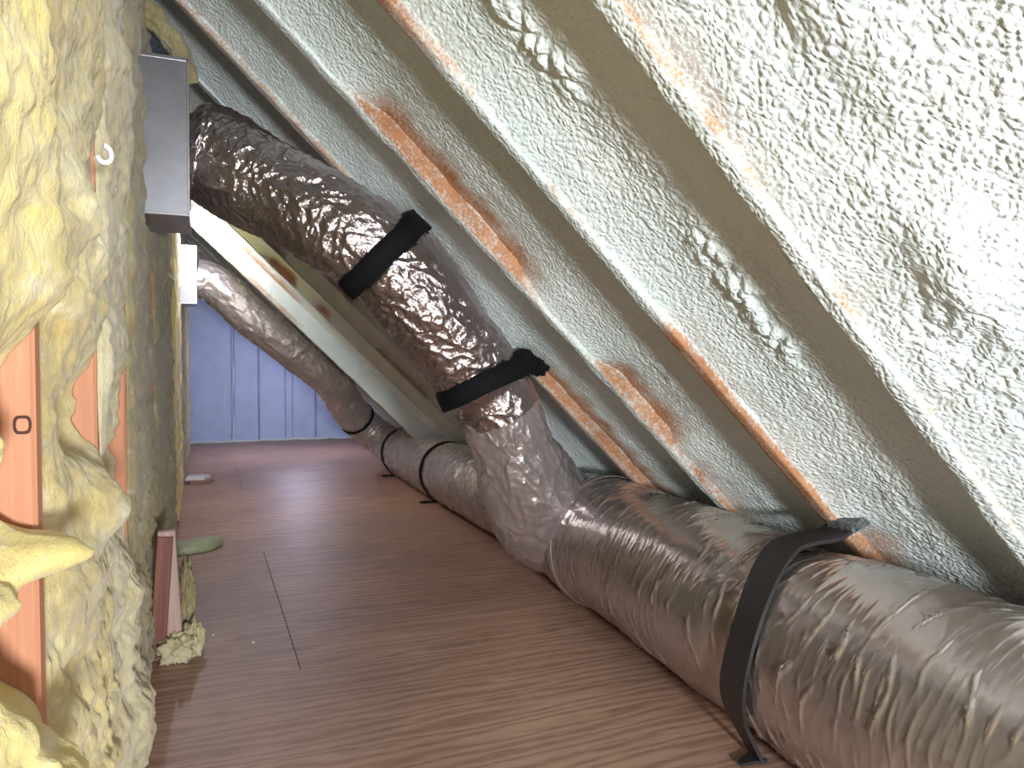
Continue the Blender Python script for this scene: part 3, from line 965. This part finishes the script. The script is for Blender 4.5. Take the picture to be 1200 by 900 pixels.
def lean_of(px, py, pz, dx, dy):
    # direction across the strap: mostly along the duct, square to the line of sight of someone at the hatch
    v = np.array([px, py, pz - 1.0]); v /= np.linalg.norm(v)
    r = np.cross(v, [0, 0, 1.0]); r /= np.linalg.norm(r)
    u = np.cross(r, v)
    d = r * dx + u * dy
    return tuple(d / np.linalg.norm(d))
LEAN_A = lean_of(0.57, 2.56, 1.345, 0.70, -0.72)
LEAN_B = lean_of(0.94, 2.58, 0.95, 0.42, -0.91)
def branch_strap(tt, end, label, seed, lean, off):
    root = empty('duct_strap', tuple(bt.Q[bt.at(tt)]))
    tag(root, label, 'strap', 'straps around the ducts')
    i = bt.at(tt)
    sub_frame(ring_band('webbing', bt, tt, 0.078, off, 0.010, M['black'], None, lean=lean), root)
    c, r = bt.Q[i], bt.r[i]
    d = np.array(end) - c
    d = d - bt.T[i] * (d @ bt.T[i])
    d /= np.linalg.norm(d)
    # tail from the ring's edge up to the rafter side
    side = np.cross(bt.T[i], d)
    front = np.array([0, -1.0, 0])
    p0 = c + d * (r * 0.55) + front * (r * 0.82)
    p1 = c + d * (r * 0.95) + front * (r * 0.50)
    p2 = np.array(end)
    sub_frame(strip_path('strap_tail', [p0, p1, (p1 + p2) / 2 + front * 0.006, p2], lean, 0.085, 0.020, M['black'], None, 24), root)
    k = lump('strap_knot', tuple(p2 + front * 0.012), (0.042, 0.026, 0.044), M['black'], None, 0.55, 2.6, seed, 40, 24, fine=0.25)
    sub_frame(k, root)
    return root
branch_strap(0.49, (0.735, 2.575, 1.525), 'black strap around the hanging duct, upper one nearer the large metal box', 3.0, LEAN_A, 0.016)
branch_strap(0.085, (1.185, 2.640, 1.015), 'black strap around the hanging duct, lower one just above the wye', 8.0, LEAN_B, 0.028)

def floor_strap(tt, label):
    i = ft.at(tt)
    c, r = ft.Q[i], ft.r[i]
    root = empty('duct_strap', (c[0] - 0.1, c[1], 0))
    tag(root, label, 'strap', 'straps around the ducts')
    pts = [(c[0] - 0.115, c[1], 0.006), (c[0] - 0.135, c[1], 0.03)]
    for a in range(212, 20, -12):
        x, z = circ(c[0], c[2], r + 0.008, a)
        pts.append((x, c[1], z))
    sub_frame(strip_path('webbing', pts, (0, 1, 0), 0.042, 0.009, M['black'], None, 90), root)
    sub_frame(strip_path('strap_foot', [(c[0] - 0.10, c[1], 0.006), (c[0] - 0.16, c[1], 0.007), (c[0] - 0.215, c[1] - 0.01, 0.009)], (0, 1, 0), 0.05, 0.009, M['black'], None, 10), root)
    return root
def t_at_y(y):
    j = int(np.argmin(np.abs(ft.Q[: len(ft.Q) // 2, 1] - y)))
    return j / (len(ft.Q) - 1)
floor_strap(t_at_y(5.33), 'narrow black strap over the far floor duct, the nearer of its two floor straps')
floor_strap(t_at_y(7.05), 'narrow black strap over the far floor duct, the farther of its two floor straps')
root = empty('duct_strap', tuple(ft.Q[ft.at(0.66)]))
tag(root, 'thin black band around the rising far duct, above its bend off the floor', 'strap', 'straps around the ducts')
sub_frame(ring_band('webbing', ft, 0.66, 0.034, 0.004, 0.008, M['black'], None), root)

# ------------------------------------------------------------------ lamp near the wall
def lamp_fixture(x, y, z, top, label, bulb):
    lamp = empty('work_light', (x, y, z))
    tag(lamp, label, 'lamp')
    sub_frame(lump('bulb', (x, y, z - 0.03), (0.022, 0.022, 0.030), bulb, None, 0.0, nu=24, nv=16), lamp)
    sub_frame(box('socket', x - 0.015, x + 0.015, y - 0.015, y + 0.015, z + 0.002, z + 0.06, M['brass'], None, 0.005), lamp)
    tb = Tube([(x, y, z + 0.055), (x - 0.005, y + 0.01, z + 0.055 + (top - z) * 0.35), (x - 0.01, y + 0.02, z + 0.055 + (top - z) * 0.7), (x - 0.01, y + 0.02, top)], 20, lambda t: 0.004)
    sub_frame(mesh_obj('cord', tb.surf(8).reshape(-1, 3), grid_faces(20, 8, True), M['brass']), lamp)
    return lamp
lamp_fixture(-0.075, 5.70, 2.07, 2.22, 'small glowing white lamp hanging by the knee wall beyond the upper metal box', M['bulb'])
lamp_fixture(0.98, 8.8, 1.10, 1.21, 'added unseen lamp lighting the back wall, hidden behind the rising far duct', M['bulb_blue'])  # added out of sight to brighten the back wall

# ------------------------------------------------------------------ loose things on the floor
oc = empty('lumber_offcut', (-0.12, 2.80, 0))
tag(oc, 'short brown lumber offcut standing against the insulation at floor level', 'lumber')
v, f = box_data(-0.055, 0.0, -0.02, 0.02, 0, 0.44, 0.003)
q = fix_normals(mesh_obj('board', v, f, M['offcut'], oc, smooth=False)); q.location = (0.045, 0.02, 0.002); q.rotation_euler = (0, math.radians(-3), 0)
v, f = box_data(-0.05, 0.0, -0.008, 0.008, 0, 0.42, 0.002)
q = fix_normals(mesh_obj('board', v, f, M['offcut_red'], oc, smooth=False)); q.location = (-0.012, 0.0, 0.002); q.rotation_euler = (0, math.radians(4), 0)
tag(q, 'dark red brown split board')

tuft = empty('wool_tuft', (-0.075, 2.82, 0))
tag(tuft, 'frayed tuft of yellow wool on the floor at the foot of the leaning offcut', 'insulation')
lump('wool_clump', (-0.025, -0.03, 0.035), (0.055, 0.05, 0.05), M['wool_pale'], tuft, 0.5, 2.2, 2.0, flat=0.002, fine=0.35)
lump('wool_clump', (0.03, 0.0, 0.05), (0.032, 0.045, 0.065), M['wool_pale'], tuft, 0.5, 2.4, 5.0, flat=0.002, fine=0.35)
lump('wool_clump', (0.01, 0.10, 0.14), (0.028, 0.05, 0.15), M['wool_grey'], tuft, 0.4, 2.2, 9.0, flat=0.002, fine=0.35)

def slab_obj(name, outline, z0, z1, mat, bow=0.0, n_in=5):
    P = np.array(outline)
    c = P.mean(0)
    V = []
    rings = [(1.0, z0), (1.0, z0 + (z1 - z0) * 0.6), (0.9, z1), (0.5, z1 + bow)]
    for (k, z) in rings:
        for q in P:
            w = c + (q - c) * k
            V.append((w[0], w[1], z))
    m = len(P)
    F = [(a * m + i, a * m + (i + 1) % m, (a + 1) * m + (i + 1) % m, (a + 1) * m + i) for a in range(3) for i in range(m)]
    F += [tuple(range(m))[::-1], tuple(3 * m + i for i in range(m))]
    return V, F
ang = np.linspace(0, 2 * np.pi, 26, endpoint=False)
out = [(-0.045 + 0.125 * math.cos(a) * (1 + 0.1 * math.sin(3 * a)), 4.43 + 0.10 * math.sin(a) * (1 + 0.12 * math.cos(2 * a)) + 0.05 * math.cos(a)) for a in ang]
V, F = slab_obj('foam_scrap', out, 0.002, 0.05, M['green'], 0.008)
o = fix_normals(mesh_obj('foam_scrap', V, F, M['green']))
tag(o, 'flat pale green offcut of foam lying on the plywood beside the knee wall', 'foam scrap')

sc = empty('paper_scrap', (-0.06, 7.0, 0))
tag(sc, 'small white scrap with a brown edge on the far floor by the knee wall', 'scrap')
V, F = slab_obj('x', [(-0.10, -0.07), (0.05, -0.09), (0.10, 0.02), (0.04, 0.10), (-0.09, 0.06)], 0.03, 0.06, None, 0.004)
fix_normals(mesh_obj('scrap_top', V, F, M['white'], sc, smooth=False))
V, F = slab_obj('x', [(-0.06, -0.08), (0.09, -0.09), (0.13, 0.02), (0.05, 0.10), (-0.06, 0.06)], 0.001, 0.03, None, 0.0)
fix_normals(mesh_obj('scrap_underside', V, F, M['redbrown'], sc, smooth=False))

lump_a = lump('foam_crumb', (0.021, 2.989, 0.004), (0.005, 0.006, 0.004), M['white'], None, 0.3, 2, 1, 16, 10)
tag(lump_a, 'tiny white crumb on the plywood, nearer the knee wall', 'crumb', 'white crumbs on the plywood')
lump_b = lump('foam_crumb', (0.154, 2.851, 0.004), (0.006, 0.005, 0.004), M['white'], None, 0.3, 2, 4, 16, 10)
tag(lump_b, 'tiny white crumb on the plywood, closer to the floor seam', 'crumb', 'white crumbs on the plywood')
